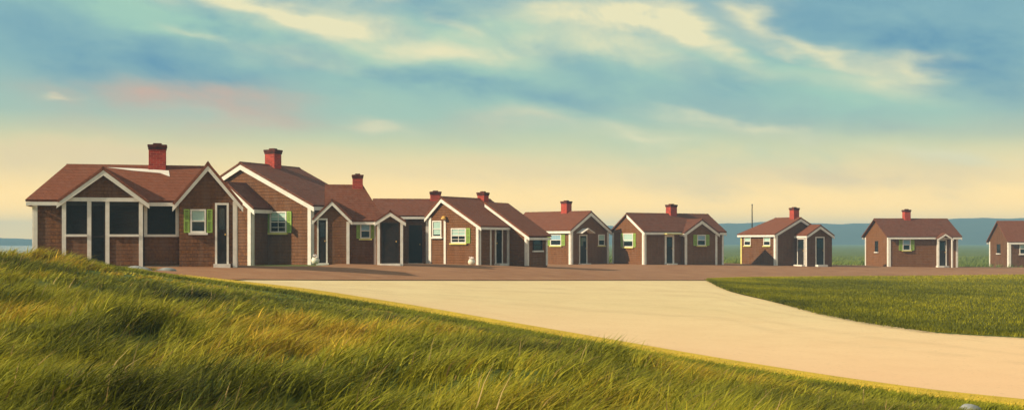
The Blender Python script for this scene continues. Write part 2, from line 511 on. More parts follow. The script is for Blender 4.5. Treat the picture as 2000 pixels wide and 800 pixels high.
# edges of the surfaces on the ground, as surveyed points (x, y)
VERGE_NEAR = np.array([(-40,41.5),(-20,40.5),(-13.28,41.38),(-9.28,30.96),(-8.54,30.66),(-7.92,30.74),(-7.32,30.96),(-6.7,31.08),(-6.03,31.04),(-5.35,30.88),(-4.65,30.54),(-3.94,30.06),(-3.26,29.58),(-2.59,29.06),(-1.93,28.46),(-1.3,27.8),(-0.7,27.08),(-0.13,26.3),(0.41,25.38),(0.91,24.44),(1.38,23.54),(1.81,22.72),(2.21,21.94),(2.58,21.22),(2.93,20.52),(3.25,19.82),(3.53,19.1),(3.79,18.42),(4.04,17.8),(4.28,17.24),(4.52,16.78),(4.75,16.36),(4.97,15.96),(5.19,15.62),(5.44,15.38),(5.69,15.18),(5.93,15.0),(6.17,14.8),(8.2,14.0),(10.5,12.2),(14,10.5),(20,8.5),(32,6)])
VERGE_FAR = np.array([(-8.85,35.4),(-8.03,34.76),(-7.22,34.08),(-6.5,33.68),(-5.79,33.34),(-5.08,32.8),(-4.37,32.18),(-3.69,31.6),(-3.03,31.06),(-2.4,30.52),(-1.78,29.9),(-1.19,29.28),(-0.61,28.64),(-0.07,27.98),(0.46,27.3),(0.95,26.52),(1.41,25.7),(1.84,24.88),(2.24,24.08),(2.61,23.34),(2.96,22.62),(3.29,21.96),(3.61,21.34),(3.9,20.76),(4.18,20.18),(4.43,19.58),(4.66,19.0),(4.88,18.48),(5.1,18.0),(5.32,17.58),(5.52,17.18),(5.74,16.86),(5.97,16.6),(6.2,16.38),(6.43,16.18),(6.65,15.96),(8.6,14.9),(11,13.1),(14.4,11.4),(20.2,9.4),(32,7)])
DRIVE_NEAR = np.array([(-8.85,35.4),(-8.03,34.76),(-7.22,34.08),(-6.5,33.68),(-5.79,33.34),(-5.08,32.8),(-4.37,32.18),(-3.69,31.6),(-3.03,31.06),(-2.4,30.52),(-1.78,29.9),(-1.19,29.28),(-0.61,28.64),(-0.07,27.98),(0.46,27.3),(0.95,26.52),(1.41,25.7),(1.84,24.88),(2.24,24.08),(2.61,23.34),(2.96,22.62),(3.29,21.96),(3.61,21.34),(3.9,20.76),(4.18,20.18),(4.43,19.58),(4.66,19.0),(4.88,18.48),(5.1,18.0),(5.32,17.58),(5.52,17.18),(5.74,16.86),(5.97,16.6),(6.2,16.38),(6.43,16.18),(6.65,15.96),(8.6,14.9),(11,13.1),(14.4,11.4),(20.2,9.4),(32,7)])
DRIVE_FAR = np.array([(-7.99,31.96),(-8.33,36.46),(-7.72,37.3),(-7.06,38.08),(-6.37,38.84),(-5.65,39.64),(-4.91,40.54),(-4.14,41.54),(-3.33,42.68),(-2.49,43.96),(-1.59,45.38),(-0.64,46.9),(0.38,48.3),(1.45,49.5),(2.58,50.7),(3.76,52.0),(5.02,53.46),(6.36,55.12),(7.78,56.86),(9.27,58.52),(9.17,57.16),(8.61,50.86),(8.46,47.52),(8.5,45.46),(8.59,43.86),(8.68,42.42),(8.73,40.9),(8.75,39.36),(8.76,37.9),(8.77,36.54),(8.8,35.38),(8.87,34.42),(8.96,33.62),(9.05,32.86),(9.13,32.12),(9.22,31.48),(9.34,30.96),(9.47,30.48),(9.6,30.04),(9.72,29.62),(9.87,29.28),(10.05,29.06),(10.24,28.86),(10.42,28.66),(10.61,28.48),(10.8,28.32),(11.0,28.2),(11.2,28.06),(11.39,27.94),(11.59,27.82),(13.5,26.4),(17,24.8),(24,22),(34,19)])
LAWN_NEAR = np.array([(9.17,57.16),(8.61,50.86),(8.46,47.52),(8.5,45.46),(8.59,43.86),(8.68,42.42),(8.73,40.9),(8.75,39.36),(8.76,37.9),(8.77,36.54),(8.8,35.38),(8.87,34.42),(8.96,33.62),(9.05,32.86),(9.13,32.12),(9.22,31.48),(9.34,30.96),(9.47,30.48),(9.6,30.04),(9.72,29.62),(9.87,29.28),(10.05,29.06),(10.24,28.86),(10.42,28.66),(10.61,28.48),(10.8,28.32),(11.0,28.2),(11.2,28.06),(11.39,27.94),(11.59,27.82),(13.5,26.4),(17,24.8),(24,22),(34,19)])
LAWN_FAR = np.array([(9.36,58.34),(10.39,60.54),(11.39,62.36),(12.38,63.86),(13.34,65.08),(14.31,66.2),(15.3,67.32),(16.32,68.44),(17.35,69.54),(18.4,70.58),(19.46,71.6),(20.54,72.58),(21.61,73.48),(22.66,74.22),(23.67,74.82),(24.67,75.32),(25.67,75.8),(26.68,76.26),(27.69,76.72),(28.7,77.14),(29.72,77.56),(30.75,77.98),(31.79,78.4),(32.83,78.8),(40,76),(50,70)])
ROAD_NEAR = np.array([(-22,41.5),(-16,40.3),(-9.03,30.52),(-8.68,30.84),(-8.32,31.2),(-8.04,31.86),(-8.27,34.78),(-8.06,36.12),(-7.68,36.8),(-7.25,37.38),(-6.81,37.92),(-6.34,38.46),(-5.86,38.98),(-5.37,39.54),(-4.87,40.14),(-4.36,40.78),(-3.83,41.48),(-3.28,42.24),(-2.72,43.06),(-2.14,43.94),(-1.53,44.88),(-0.9,45.86),(-0.24,46.88),(0.46,47.82),(1.17,48.66),(1.91,49.44),(2.67,50.24),(3.46,51.08),(4.27,51.96),(5.12,52.94),(6.01,54.02),(6.95,55.24),(7.95,56.62),(9.01,58.18),(10.14,59.86),(11.31,61.48),(12.52,63.08),(13.78,64.68),(15.09,66.28),(16.43,67.86),(17.8,69.34),(19.18,70.7),(20.57,71.96),(21.95,73.1),(23.3,74.0),(24.61,74.72),(25.91,75.34),(27.22,75.94),(28.54,76.5),(29.85,77.02),(31.19,77.56),(32.53,78.08),(40,75.5),(50,69.5)])
ROAD_FAR = np.array([(-22,42.2),(-14,43.0),(-9,46),(-7,50),(-7.5,58),(-5,63),(-1,68),(2,86),(8,90),(16,93),(22,94.5),(30,96),(38,101),(47,109),(62,112)])

TOE = VERGE_NEAR


# the ground sheet, fine near the site, coarse far out
def axis(lo, hi, step, far, g=1.18):
    a = list(np.arange(lo, hi + 1e-6, step))
    s = step
    while a[-1] < far:
        s *= g; a.append(a[-1] + s)
    s = step
    b = []
    p = lo
    while p > -far:
        s *= g; p -= s; b.append(p)
    return np.array(b[::-1] + a)


def grid_mesh(name, X, Y, Z, mat, kind='structure', tilt=None):
    ny, nx = Z.shape
    me = bpy.data.meshes.new(name)
    V = np.stack([X, Y, Z], -1).reshape(-1, 3)
    i = np.arange(ny * nx).reshape(ny, nx)
    q = np.stack([i[:-1, :-1], i[:-1, 1:], i[1:, 1:], i[1:, :-1]], -1).reshape(-1, 4)
    me.vertices.add(len(V)); me.vertices.foreach_set('co', V.astype(np.float32).ravel())
    me.loops.add(q.size); me.loops.foreach_set('vertex_index', q.ravel().astype(np.int32))
    me.polygons.add(len(q)); me.polygons.foreach_set('loop_start', np.arange(0, q.size, 4, dtype=np.int32))
    me.update(); me.validate()
    me.polygons.foreach_set('use_smooth', np.ones(len(me.polygons), bool))
    me.materials.append(MATS[mat])
    o = bpy.data.objects.new(name, me); col.objects.link(o)
    if kind: o['kind'] = kind
    return o


ax = axis(-34, 40, 0.45, 1500); ay = axis(-4, 112, 0.45, 1500)
GX, GY = np.meshgrid(ax, ay)
grid_mesh('ground', GX, GY, ground(GX, GY), 'meadow')


def resample(P, n):
    P = np.asarray(P, float)
    d = np.concatenate([[0], np.cumsum(np.linalg.norm(np.diff(P, axis=0), axis=1))])
    s = np.linspace(0, d[-1], n)
    return np.stack([np.interp(s, d, P[:, 0]), np.interp(s, d, P[:, 1])], -1)


def strip(name, near, far, n, m, off, mat, lip=False, byx=False, bank=0.0):
    if byx:
        A, B = near, far
    else:
        A, B = resample(near, n), resample(far, n)
    t = np.linspace(0, 1, m)[:, None]
    X = A[None, :, 0] * (1 - t) + B[None, :, 0] * t
    Y = A[None, :, 1] * (1 - t) + B[None, :, 1] * t
    Z = ground(X, Y, False) + off
    if bank:
        Z += bank * np.sin(np.pi * np.clip(t, 0, 1)) ** .8
    if lip:
        Z[0] -= off + .05
        if lip != 'soft':
            X[0] = X[1]; Y[0] = Y[1]
    o = grid_mesh(name, X, Y, Z, mat)
    at = o.data.attributes.new('across', 'FLOAT', 'POINT')
    at.data.foreach_set('value', np.broadcast_to(t, X.shape).astype(np.float32).ravel())
    return o


strip('sand_drive', DRIVE_NEAR, DRIVE_FAR, 420, 60, 0.035, 'sand')
strip('gravel_road', ROAD_NEAR, ROAD_FAR, 300, 50, 0.060, 'drive')
strip('lawn', LAWN_NEAR, LAWN_FAR, 320, 70, 0.10, 'lawn_soil', lip=True)
strip('verge', VERGE_NEAR[VERGE_NEAR[:, 0] > -8.9], VERGE_FAR, 420, 12, 0.045, 'gold_verge', bank=.02, lip='soft')

# hills beyond the fields, on the far side of the bay to the left
th = np.radians(np.linspace(-200, 160, 721))
deg = np.degrees(th)
prof = np.interp(deg, [-200, -90, -40, -24, -21, -18, 0, 6, 9.6, 15, 18.5, 22.5, 40, 90, 160],
                 [12, 10, 6, 3.0, 2.6, 2.4, 9, 12, 13.6, 13.0, 15.2, 16.0, 18, 14, 12])
prof = prof + 0.8 * np.sin(th * 37) + 0.5 * np.sin(th * 91 + 1) + 0.25 * np.sin(th * 260)
rows = [(820, -0.5), (850, 0.45), (900, 0.85), (960, 1.0), (1050, 0.8), (1150, 0.3), (1250, -0.4)]
HX = np.array([[r * math.sin(a) for a in th] for r, k in rows]); HY = np.array([[r * math.cos(a) for a in th] for r, k in rows])
HZ = np.array([[(p + 2.4) * k * 1.0 if k > 0 else -3.0 for p in prof] for r, k in rows])
HZ[1:6] += 0.5 * np.sin(HX[1:6] * .05) * np.sin(HY[1:6] * .06)
grid_mesh('hills', HX, HY, HZ, 'hill_scrub')
a = np.radians(np.linspace(-60, -16.5, 60)); rr = np.linspace(125, 900, 40)
AA, RR = np.meshgrid(a, rr)
grid_mesh('sea', RR * np.sin(AA), RR * np.cos(AA), np.full_like(AA, -0.45), 'sea_water')

# ------------------------------------------------------------------ grass
def blades(name, x, y, z, L, wdt, lean_dir, lean, tone, label, seg=3):
    """one mesh of tapering bent blades"""
    n = len(x)
    az = lean_dir
    dirx, diry = np.cos(az), np.sin(az)
    # blade width runs across the lean direction with jitter
    wa = az + math.pi / 2 + rng.normal(0, .7, n)
    wx, wy = np.cos(wa), np.sin(wa)
    V = []; T = []
    for k in range(seg + 1):
        t = k / seg
        h = L * (t * (1 - 0.25 * lean * t))
        d = L * lean * t ** 1.8
        w = wdt * (1 - t ** 1.5) * 0.5
        cx = x + dirx * d; cy = y + diry * d; cz = z + h
        if k < seg:
            V.append(np.stack([cx - wx * w, cy - wy * w, cz], -1)); V.append(np.stack([cx + wx * w, cy + wy * w, cz], -1))
            T += [t, t]
        else:
            V.append(np.stack([cx, cy, cz], -1)); T.append(t)
    nv = 2 * seg + 1
    V = np.stack(V, 1).reshape(-1, 3)
    base = (np.arange(n) * nv)[:, None]
    quads = np.concatenate([base + np.array([[2 * k, 2 * k + 1, 2 * k + 3, 2 * k + 2]]) for k in range(seg - 1)], 0) if seg > 1 else np.zeros((0, 4), int)
    tris = base + np.array([[2 * seg - 2, 2 * seg - 1, 2 * seg]])
    me = bpy.data.meshes.new(name)
    me.vertices.add(len(V)); me.vertices.foreach_set('co', V.astype(np.float32).ravel())
    li = np.concatenate([quads.ravel(), tris.ravel()]).astype(np.int32)
    ls = np.concatenate([np.arange(len(quads)) * 4, len(quads) * 4 + np.arange(len(tris)) * 3]).astype(np.int32)
    me.loops.add(len(li)); me.loops.foreach_set('vertex_index', li)
    me.polygons.add(len(ls)); me.polygons.foreach_set('loop_start', ls)
    me.update(); me.validate()
    ca = me.color_attributes.new('tone', 'FLOAT_COLOR', 'POINT')
    C = np.ones((n, nv, 4), np.float32)
    Tn = np.array(T)[None, :, None]
    C[:, :, :3] = tone[:, None, :] * (1 + 0.0 * Tn)
    ca.data.foreach_set('color', C.ravel())
    me.materials.append(MATS['grass_blade'])
    o = bpy.data.objects.new(name, me); col.objects.link(o)
    tag(o, label, 'grass', kind='stuff')
    return o


def vnoise(x, y, s, seed=0):
    """cheap smooth value noise"""
    r = np.random.default_rng(seed); G = r.random((64, 64))
    u = x * s + 1000; v = y * s + 1000
    i = np.floor(u).astype(int); j = np.floor(v).astype(int); fu = u - i; fv = v - j
    fu = fu * fu * (3 - 2 * fu); fv = fv * fv * (3 - 2 * fv)
    g = lambda a, b: G[a % 64, b % 64]
    return (g(i, j) * (1 - fu) + g(i + 1, j) * fu) * (1 - fv) + (g(i, j + 1) * (1 - fu) + g(i + 1, j + 1) * fu) * fv


def scatter(n, ylo, yhi, power, wid=0.50):
    """points thinning with distance from the foreground"""
    t = rng.random(n) ** power
    y = ylo + (yhi - ylo) * t
    x = (rng.random(n) * 2 - 1) * (wid * y + 1.5)
    return x, y


def tones(n, f, pal, var=0.22):
    """pick colours from pal by weight field f (0..1)"""
    pal = np.array(pal)
    k = np.clip(f, 0, .999) * (len(pal) - 1)
    i = k.astype(int); w = (k - i)[:, None]
    c = pal[i] * (1 - w) + pal[i + 1] * w
    return c * np.exp(rng.normal(0, var, (n, 1)))


# dune grass: tufts of blades blown over to the right
NT_ = 34000
tx, ty = scatter(NT_, 3.5, 41, 1.25)
keep = (ty < toe_y(tx) + 0.15) | ((tx < -11.3) & (ty < 40.2))
keep &= ~((tx > -15.9) & (ty > 39.6)) 
tx, ty = tx[keep], ty[keep]
cl = vnoise(tx, ty, .55, 3) * .6 + vnoise(tx, ty, 1.6, 4) * .4
edge = np.clip((toe_y(tx) - ty - .3) / 5.0, 0, 1)
edge = np.where(tx < -11.3, 1.0, edge)
thin = rng.random(len(tx)) < (0.28 + 1.5 * np.clip(cl - .25, 0, 1))
tx, ty, cl, edge = tx[thin], ty[thin], cl[thin], edge[thin]
per = 13
x = np.repeat(tx, per) + rng.normal(0, .07, len(tx) * per)
y = np.repeat(ty, per) + rng.normal(0, .07, len(tx) * per)
clr = np.repeat(cl, per); eg = np.repeat(edge, per)
n = len(x)
L = (0.17 + 0.34 * clr) * (0.07 + 0.93 * eg) * (0.6 + 0.6 * rng.random(n))
L = np.where(x > -9.5, np.minimum(L, (.04 + .030 * np.clip(toe_y(x) - y, 0, 99)) * (.6 + .6 * rng.random(n))), L)
crest = np.clip((y - 26) / 8, 0, 1)
L *= 1 - 0.35 * crest
wd = (0.008 + 0.0008 * y) * (0.8 + 0.5 * rng.random(n))
ldir = np.repeat(rng.normal(0.15, .55, len(tx)), per) + rng.normal(0, .45, n)
lean = np.clip(np.repeat(rng.normal(0.95, .2, len(tx)), per) + rng.normal(0, .25, n), .1, 1.6)
f = np.clip((vnoise(x, y, .42, 8) - .5) * 1.0 + .25 + vnoise(x, y, 1.1, 9) * .28 + np.repeat(rng.random(len(tx)), per) * .42 + rng.random(n) * .12 - .15, 0, 1)
tn = tones(n, f, [(0.035, 0.038, 0.010), (0.125, 0.135, 0.014), (0.24, 0.245, 0.018), (0.36, 0.33, 0.024), (0.48, 0.32, 0.03)])
stem = rng.random(n) < .0015
L = np.where(stem, L * 1.25, L); lean = np.where(stem, lean * .45, lean); wd = np.where(stem, wd * 1.25, wd * rng.choice([.7, 1.0, 1.5], n, p=[.4, .4, .2]))
tn = np.where(stem[:, None], np.array([[.46, .34, .13]]) * (.7 + .5 * rng.random((n, 1))), tn)
dead = rng.random(n) < .03
tn = np.where(dead[:, None], np.array([[.30, .20, .07]]) * (.6 + .7 * rng.random((n, 1))), tn)
blades('dune_grass', x, y, ground(x, y) - .02, L, wd, ldir, lean, tn, 'long windblown olive green grass leaning right across the foreground dune')

# low fringe where the dune grass meets the gold verge
n = 70000
A, B = resample(VERGE_NEAR[2:], 900), resample(VERGE_FAR, 900)
i = (rng.random(n) ** .8 * 898).astype(int); w = rng.beta(3.0, 2.4, n) * 1.6 - 1.30
tg = A[i + 1] - A[i]; tg /= np.linalg.norm(tg, axis=1)[:, None] + 1e-9
nrm = np.stack([-tg[:, 1], tg[:, 0]], -1)
P = A[i] + nrm * w[:, None] + rng.normal(0, .04, (n, 2))
ok = np.abs(P[:, 0]) < .5 * P[:, 1] + 1; P, w = P[ok], w[ok]; n = len(P)
f = np.clip(vnoise(P[:, 0], P[:, 1], 1.3, 51) * .5 + rng.random(n) * .4 + .25 * w, 0, 1)
tn = tones(n, f, [(0.08, 0.09, 0.010), (0.20, 0.215, 0.014), (0.32, 0.32, 0.018), (0.50, 0.42, 0.03)])
blades('fringe_grass', P[:, 0], P[:, 1], ground(P[:, 0], P[:, 1]) - .01, (.05 + .05 * rng.random(n)) * (1 - .4 * np.clip(w, 0, 1)) + .02, .008 + .0006 * P[:, 1],
       rng.normal(.2, .9, n), np.full(n, .7), tn, 'low green grass fringe between the dune grass and the golden verge', seg=2)

# short stubble on the gold verge
n = 16000
k = rng.random(n); w = rng.random(n)
A, B = resample(VERGE_NEAR[VERGE_NEAR[:, 0] > -8.9], 600), resample(VERGE_FAR, 600)
i = (k * 599).astype(int)
P = A[i] * (1 - w[:, None] * .6) + B[i] * w[:, None] * .6 + rng.normal(0, .05, (n, 2))
tn = tones(n, rng.random(n), [(0.24, 0.24, 0.03), (0.55, 0.42, 0.04), (0.66, 0.48, 0.06)], .1)
blades('verge_grass', P[:, 0], P[:, 1], ground(P[:, 0], P[:, 1], False) + .04, .02 + .035 * rng.random(n), .012 + .0004 * P[:, 1],
       rng.normal(0, 1, n), np.full(n, .6), tn, 'short golden dry grass along the edge of the sand drive', seg=2)

# lawn
n = 260000
An, Bn = resample(LAWN_NEAR, 900), resample(LAWN_FAR, 900)
i = (rng.random(n) * 899).astype(int); w = rng.random(n) ** 1.3 * 1.015 - .008
P = An[i] * (1 - w[:, None]) + Bn[i] * w[:, None] + rng.normal(0, .05, (n, 2))
vis = np.abs(P[:, 0]) < .47 * P[:, 1]
P = P[vis]; n = len(P)
w = w[vis]
f = vnoise(P[:, 0], P[:, 1], .28, 21) * .5 + vnoise(P[:, 0], P[:, 1], 2.1, 22) * .3 + rng.random(n) * .3 - .05
f = np.clip(f + .55 * smooth(.72, 1.0, w) - .25 * smooth(.10, .0, w), 0, 1)
tn = tones(n, f, [(0.06, 0.068, 0.003), (0.15, 0.155, 0.004), (0.25, 0.24, 0.005), (0.42, 0.36, 0.01)])
blades('lawn_grass', P[:, 0], P[:, 1], ground(P[:, 0], P[:, 1], False) + .085, .05 + .07 * rng.random(n), .010 + .0007 * P[:, 1],
       rng.uniform(-3, 3, n), np.full(n, .5), tn, 'close cropped dark green grass covering the rounded lawn on the right', seg=1)

# rough grass of the fields behind the cottages
n = 60000
y = 95 + 90 * rng.random(n) ** 1.2; x = (rng.random(n) * 2 - .9) * .5 * y
ok = ~((x > -6) & (y < 112) & (x < 60) & (y < 88 + .35 * np.clip(x, 0, 60)))
x, y = x[ok], y[ok]; n = len(x)
tn = tones(n, rng.random(n) * .6 + .4 * vnoise(x, y, .1, 31), [(0.08, 0.11, 0.025), (0.16, 0.21, 0.04), (0.24, 0.26, 0.05)])
blades('field_grass', x, y, ground(x, y), .2 + .3 * rng.random(n), np.full(n, .09), rng.normal(0, 1, n), np.full(n, .6), tn,
       'rough green field grass behind the far cottages', seg=1)


# ------------------------------------------------------------------ cottage builder
class Face:
    def __init__(s, p, d, n):
        s.p = Vector((*p, 0)); s.d = Vector((*d, 0)); s.n = Vector((*n, 0))

    def box(s, mb, a0, a1, z0, z1, n0, n1):
        c = [s.p + s.d * a + s.n * q for a, q in ((a0, n0), (a1, n0), (a1, n1), (a0, n1))]
        mb.poly_prism([(p.x, p.y, z0) for p in c], (0, 0, z1 - z0))
        return mb

    def sweep(s, mb, pts, n0, n1):
        """polygon given in (along, z) on the face, swept outwards"""
        q = [s.p + s.d * a + s.n * n0 for a, z in pts]
        mb.poly_prism([(p.x, p.y, z) for p, (a, z) in zip(q, pts)], tuple(s.n * (n1 - n0)))
        return mb


def front(v): return Face((0, v), (1, 0), (0, -1))
def leftf(u): return Face((u, 0), (0, 1), (-1, 0))
def rightf(u): return Face((u, 0), (0, 1), (1, 0))


GROUP = 'brown shingled cottages in a row along the road'


class Cottage:
    def __init__(s, label, loc, yaw, tw=0.15, kind='cottage'):
        s.o = bpy.data.objects.new(kind, None)
        s.o.empty_display_size = .5
        col.objects.link(s.o)
        s.o.location = loc
        s.o.rotation_euler = (0, 0, R(yaw))
        tag(s.o, label, 'cottage', GROUP)
        s.w = MB(); s.roofs = []; s.tw = tw
        s.bd = []                                            # trim boards

    # --- walls and roofs
    def gable(s, a0, a1, b0, b1, ze, zr, axis='u', ridge=None, ze2=None, ins=(0, 0), eo=.22, go=.14, solid=True,
              boards=(1, 1), fascia=(1, 1), th=.08, z0=-.35):
        """a0..a1 along the ridge, b0..b1 across it; ze eave height at b0 (ze2 at b1)"""
        rb = (b0 + b1) / 2 if ridge is None else ridge
        ze2 = ze if ze2 is None else ze2
        M = (lambda a, b, z: (a, b, z)) if axis == 'u' else (lambda a, b, z: (b, a, z))
        D = lambda k: M(k, 0, 0)
        if solid:
            if ins[0] or ins[1]:
                zc = min(ze, ze2)
                s.w.poly_prism([M(a0, b0, z0), M(a0, b1, z0), M(a0, b1, zc), M(a0, b0, zc)], D(a1 - a0))
                aa, ab = a0 + ins[0], a1 - ins[1]
                s.w.poly_prism([M(aa, b0, zc - .02), M(aa, b1, zc - .02), M(aa, rb, zr - .02)], D(ab - aa))
            else:
                s.w.poly_prism([M(a0, b0, z0), M(a0, b1, z0), M(a0, b1, ze2), M(a0, rb, zr), M(a0, b0, ze)], D(a1 - a0))
        up = th + .012
        m0 = (zr - ze) / (rb - b0); m1 = (zr - ze2) / (b1 - rb)
        e0, z_0 = b0 - eo, ze - m0 * eo + up * math.sqrt(1 + m0 * m0)
        e1, z_1 = b1 + eo, ze2 - m1 * eo + up * math.sqrt(1 + m1 * m1)
        zt = zr + up * math.sqrt(1 + max(m0, m1) ** 2) * 1.0
        z_r0 = zr + up * math.sqrt(1 + m0 * m0); z_r1 = zr + up * math.sqrt(1 + m1 * m1)
        g0 = -eo if ins[0] else go; g1 = 0
        A0, A1 = (a0 - (eo if ins[0] else go)), (a1 + (eo if ins[1] else go))
        r0 = a0 + ins[0] if ins[0] else A0; r1 = a1 - ins[1] if ins[1] else A1
        rf = MB()
        ov = .02
        zz = (z_r0 + z_r1) / 2
        rf.slab([M(A0, e0, z_0), M(A1, e0, z_0), M(r1, rb, zz), M(r0, rb, zz)], th)
        rf.slab([M(A0, e1, z_1), M(A1, e1, z_1), M(r1, rb, zz), M(r0, rb, zz)], th)
        if ins[0]: rf.slab([M(A0, e0, z_0), M(A0, e1, z_1), M(r0, rb, zz)], th)
        if ins[1]: rf.slab([M(A1, e0, z_0), M(A1, e1, z_1), M(r1, rb, zz)], th)
        # ridge cap
        rf.poly_prism([M(r0, rb - .10, zz - m0 * .10 + .005), M(r0, rb, zz + .03), M(r0, rb + .10, zz - m1 * .10 + .005), M(r0, rb, zz - .05)], D(r1 - r0))
        s.roofs.append(rf)
        tw = s.tw
        for end, A, sg in ((0, A0, 1), (1, A1, -1)):
            if ins[end] or not boards[end]:
                continue
            for (be, zE, mm) in (((e0, z_0, m0),) if boards[end] == 2 else ((e0, z_0, m0), (e1, z_1, m1))):
                g = 1.12 * th * math.sqrt(1 + mm * mm)
                mb = MB()
                mb.poly_prism([M(A + sg * .015, be, zE - g), M(A + sg * .015, rb, zz - g), M(A + sg * .015, rb, zz - g - tw * 1.15), M(A + sg * .015, be, zE - g - tw)], D(sg * .045))
                mb.build('bargeboard', 'white_paint', s.o)
        for side, be, zE, mm, ed in ((0, e0, z_0, m0, 1), (1, e1, z_1, m1, -1)):
            if not fascia[side]:
                continue
            g = 1.12 * th * math.sqrt(1 + mm * mm) - mm * .05
            f0 = A0 + (.07 if not ins[0] else 0.02); f1 = A1 - (.07 if not ins[1] else 0.02)
            mb = MB(); mb.poly_prism([M(f0, be + ed * .012, zE - g), M(f0, be + ed * .052, zE - g), M(f0, be + ed * .052, zE - g - tw * .8), M(f0, be + ed * .012, zE - g - tw * .8)], D(f1 - f0))
            mb.build('fascia', 'white_paint', s.o)
        if ins[0] and fascia[0]:
            mb = MB(); mb.poly_prism([M(A0 + .012, e0 + .06, z_0 - 1.12 * th * 1.2), M(A0 + .012, e1 - .06, z_0 - 1.12 * th * 1.2), M(A0 + .012, e1 - .06, z_0 - th - tw * .9), M(A0 + .012, e0 + .06, z_0 - th - tw * .9)], D(.04))
            mb.build('fascia', 'white_paint', s.o)
        return rf

    def shed(s, v0, v1, pts, th=.08):
        """block swept along v from outline pts (u,z); the last two points are the roof's low and high end"""
        s.w.poly_prism([(u, v0, z) for u, z in pts], (0, v1 - v0, 0))
        (ul, zl), (uh, zh) = pts[-2], pts[-1]
        m = (zl - zh) / (ul - uh); up = (th + .012) * math.sqrt(1 + m * m)
        ul2, zl2 = ul + .2, zl + m * .2
        rf = MB(); rf.slab([(uh, v0 - .14, zh + up), (ul2, v0 - .14, zl2 + up), (ul2, v1 + .14, zl2 + up), (uh, v1 + .14, zh + up)], th)
        s.roofs.append(rf)
        g = 1.12 * th * math.sqrt(1 + m * m)
        mb = MB(); mb.poly_prism([(uh, v0 - .125, zh + up - g), (ul2, v0 - .125, zl2 + up - g), (ul2, v0 - .125, zl2 + up - g - s.tw), (uh, v0 - .125, zh + up - g - s.tw)], (0, .045, 0))
        mb.build('bargeboard', 'white_paint', s.o)
        mb = MB(); mb.box(ul2 - .055, v0 - .07, zl2 + up - g - s.tw * .8, ul2 - .01, v1 + .1, zl2 + up - g)
        mb.build('fascia', 'white_paint', s.o)

    def finish(s):
        w = s.w.build('wall', 'wall_shingle', s.o)
        allr = MB()
        for r in s.roofs:
            k = len(allr.v); allr.v += r.v; allr.f += [[i + k for i in f] for f in r.f]
        s.roof = allr.build('roof', 'roof_shingle', s.o)
        for args in getattr(s, 'chs', []):
            s._chimney(*args)
        for mb, nm, mt in getattr(s, 'onroof', []):
            mb.build(nm, mt, s.roof)
        return s

    def chimney(s, u, v, z0, z1, w, d=None):
        s.chs = getattr(s, 'chs', []) + [(u, v, z0, z1, w, d or w)]

    def _chimney(s, u, v, z0, z1, w, d):
        w *= .86; d *= .9
        mb = MB(); mb.box(u - w / 2, v - d / 2, z0 - .5, u + w / 2, v + d / 2, z1 - .2)
        ch = mb.build('chimney', 'chimney_brick', s.roof, .008)
        e = .018
        mb = MB(); mb.box(u - w / 2 - e, v - d / 2 - e, z1 - .2, u + w / 2 + e, v + d / 2 + e, z1 - .12)
        mb.box(u - w / 2 - 2 * e, v - d / 2 - 2 * e, z1 - .12, u + w / 2 + 2 * e, v + d / 2 + 2 * e, z1 - .03)
        mb.box(u - w / 4, v - d / 4, z1 - .03, u + w / 4, v + d / 4, z1 + .03)
        mb.build('chimney_cap', 'soot_brick', s.roof)

    # --- trim, openings
    def corner(s, face, a, z1, w=.12, z0=-.05, mat='white_paint'):
        face.box(MB(), a - w / 2, a + w / 2, z0, z1, -.02, .035).build('corner_board', mat, s.o)

    def window(s, face, a0, a1, z0, z1, shut=None, blind='blind_cloth', sill='white_paint', bars=True, frame='white_paint', bfrac=.5, sw=None, smat='green_paint'):
        cw = .055
        f = MB()
        face.box(f, a0, a0 + cw, z0, z1, 0, .045); face.box(f, a1 - cw, a1, z0, z1, 0, .045)
        face.box(f, a0 + cw, a1 - cw, z1 - cw, z1, 0, .045); face.box(f, a0 + cw, a1 - cw, z0, z0 + cw, 0, .045)
        zm = (z0 + z1) / 2
        face.box(f, a0 + cw, a1 - cw, zm - .02, zm + .02, 0, .038)
        if bars:
            am = (a0 + a1) / 2
            face.box(f, am - .011, am + .011, zm + .02, z1 - cw, .012, .03)
            face.box(f, am - .011, am + .011, z0 + cw, zm - .02, .012, .03)
            for q in ((zm + z1) / 2, (zm + z0) / 2):
                face.box(f, a0 + cw, am - .011, q - .01, q + .01, .012, .028)
                face.box(f, am + .011, a1 - cw, q - .01, q + .01, .012, .028)
        w = f.build('window', frame, s.o)
        face.box(MB(), a0 + cw - .004, a1 - cw + .004, z0 + cw - .004, z1 - cw + .004, .002, .008).build('pane', 'window_glass', w)
        if blind:
            zb = z1 - cw - (z1 - z0 - 2 * cw) * bfrac
            face.box(MB(), a0 + cw + .01, a1 - cw - .01, zb, z1 - cw - .004, .0085, .0115).build('blind', blind, w)
        face.box(MB(), a0 - .06, a1 + .06, z0 - .075, z0 - .002, 0, .10).build('sill', sill, w)
        if shut:
            sw = sw or .22
            for side in shut:
                b0, b1 = (a0 - sw - .025, a0 - .025) if side < 0 else (a1 + .025, a1 + sw + .025)
                mb = MB()
                face.box(mb, b0, b0 + .035, z0, z1, 0, .04); face.box(mb, b1 - .035, b1, z0, z1, 0, .04)
                for zz in (z0, zm - .025, z1 - .05):
                    face.box(mb, b0 + .035, b1 - .035, zz, zz + .05, 0, .04)
                zz = z0 + .06
                while zz < z1 - .06:
                    face.box(mb, b0 + .035, b1 - .035, zz, zz + .026, .006, .03); zz += .04
                mb.build('shutter', smat, w)
        return w

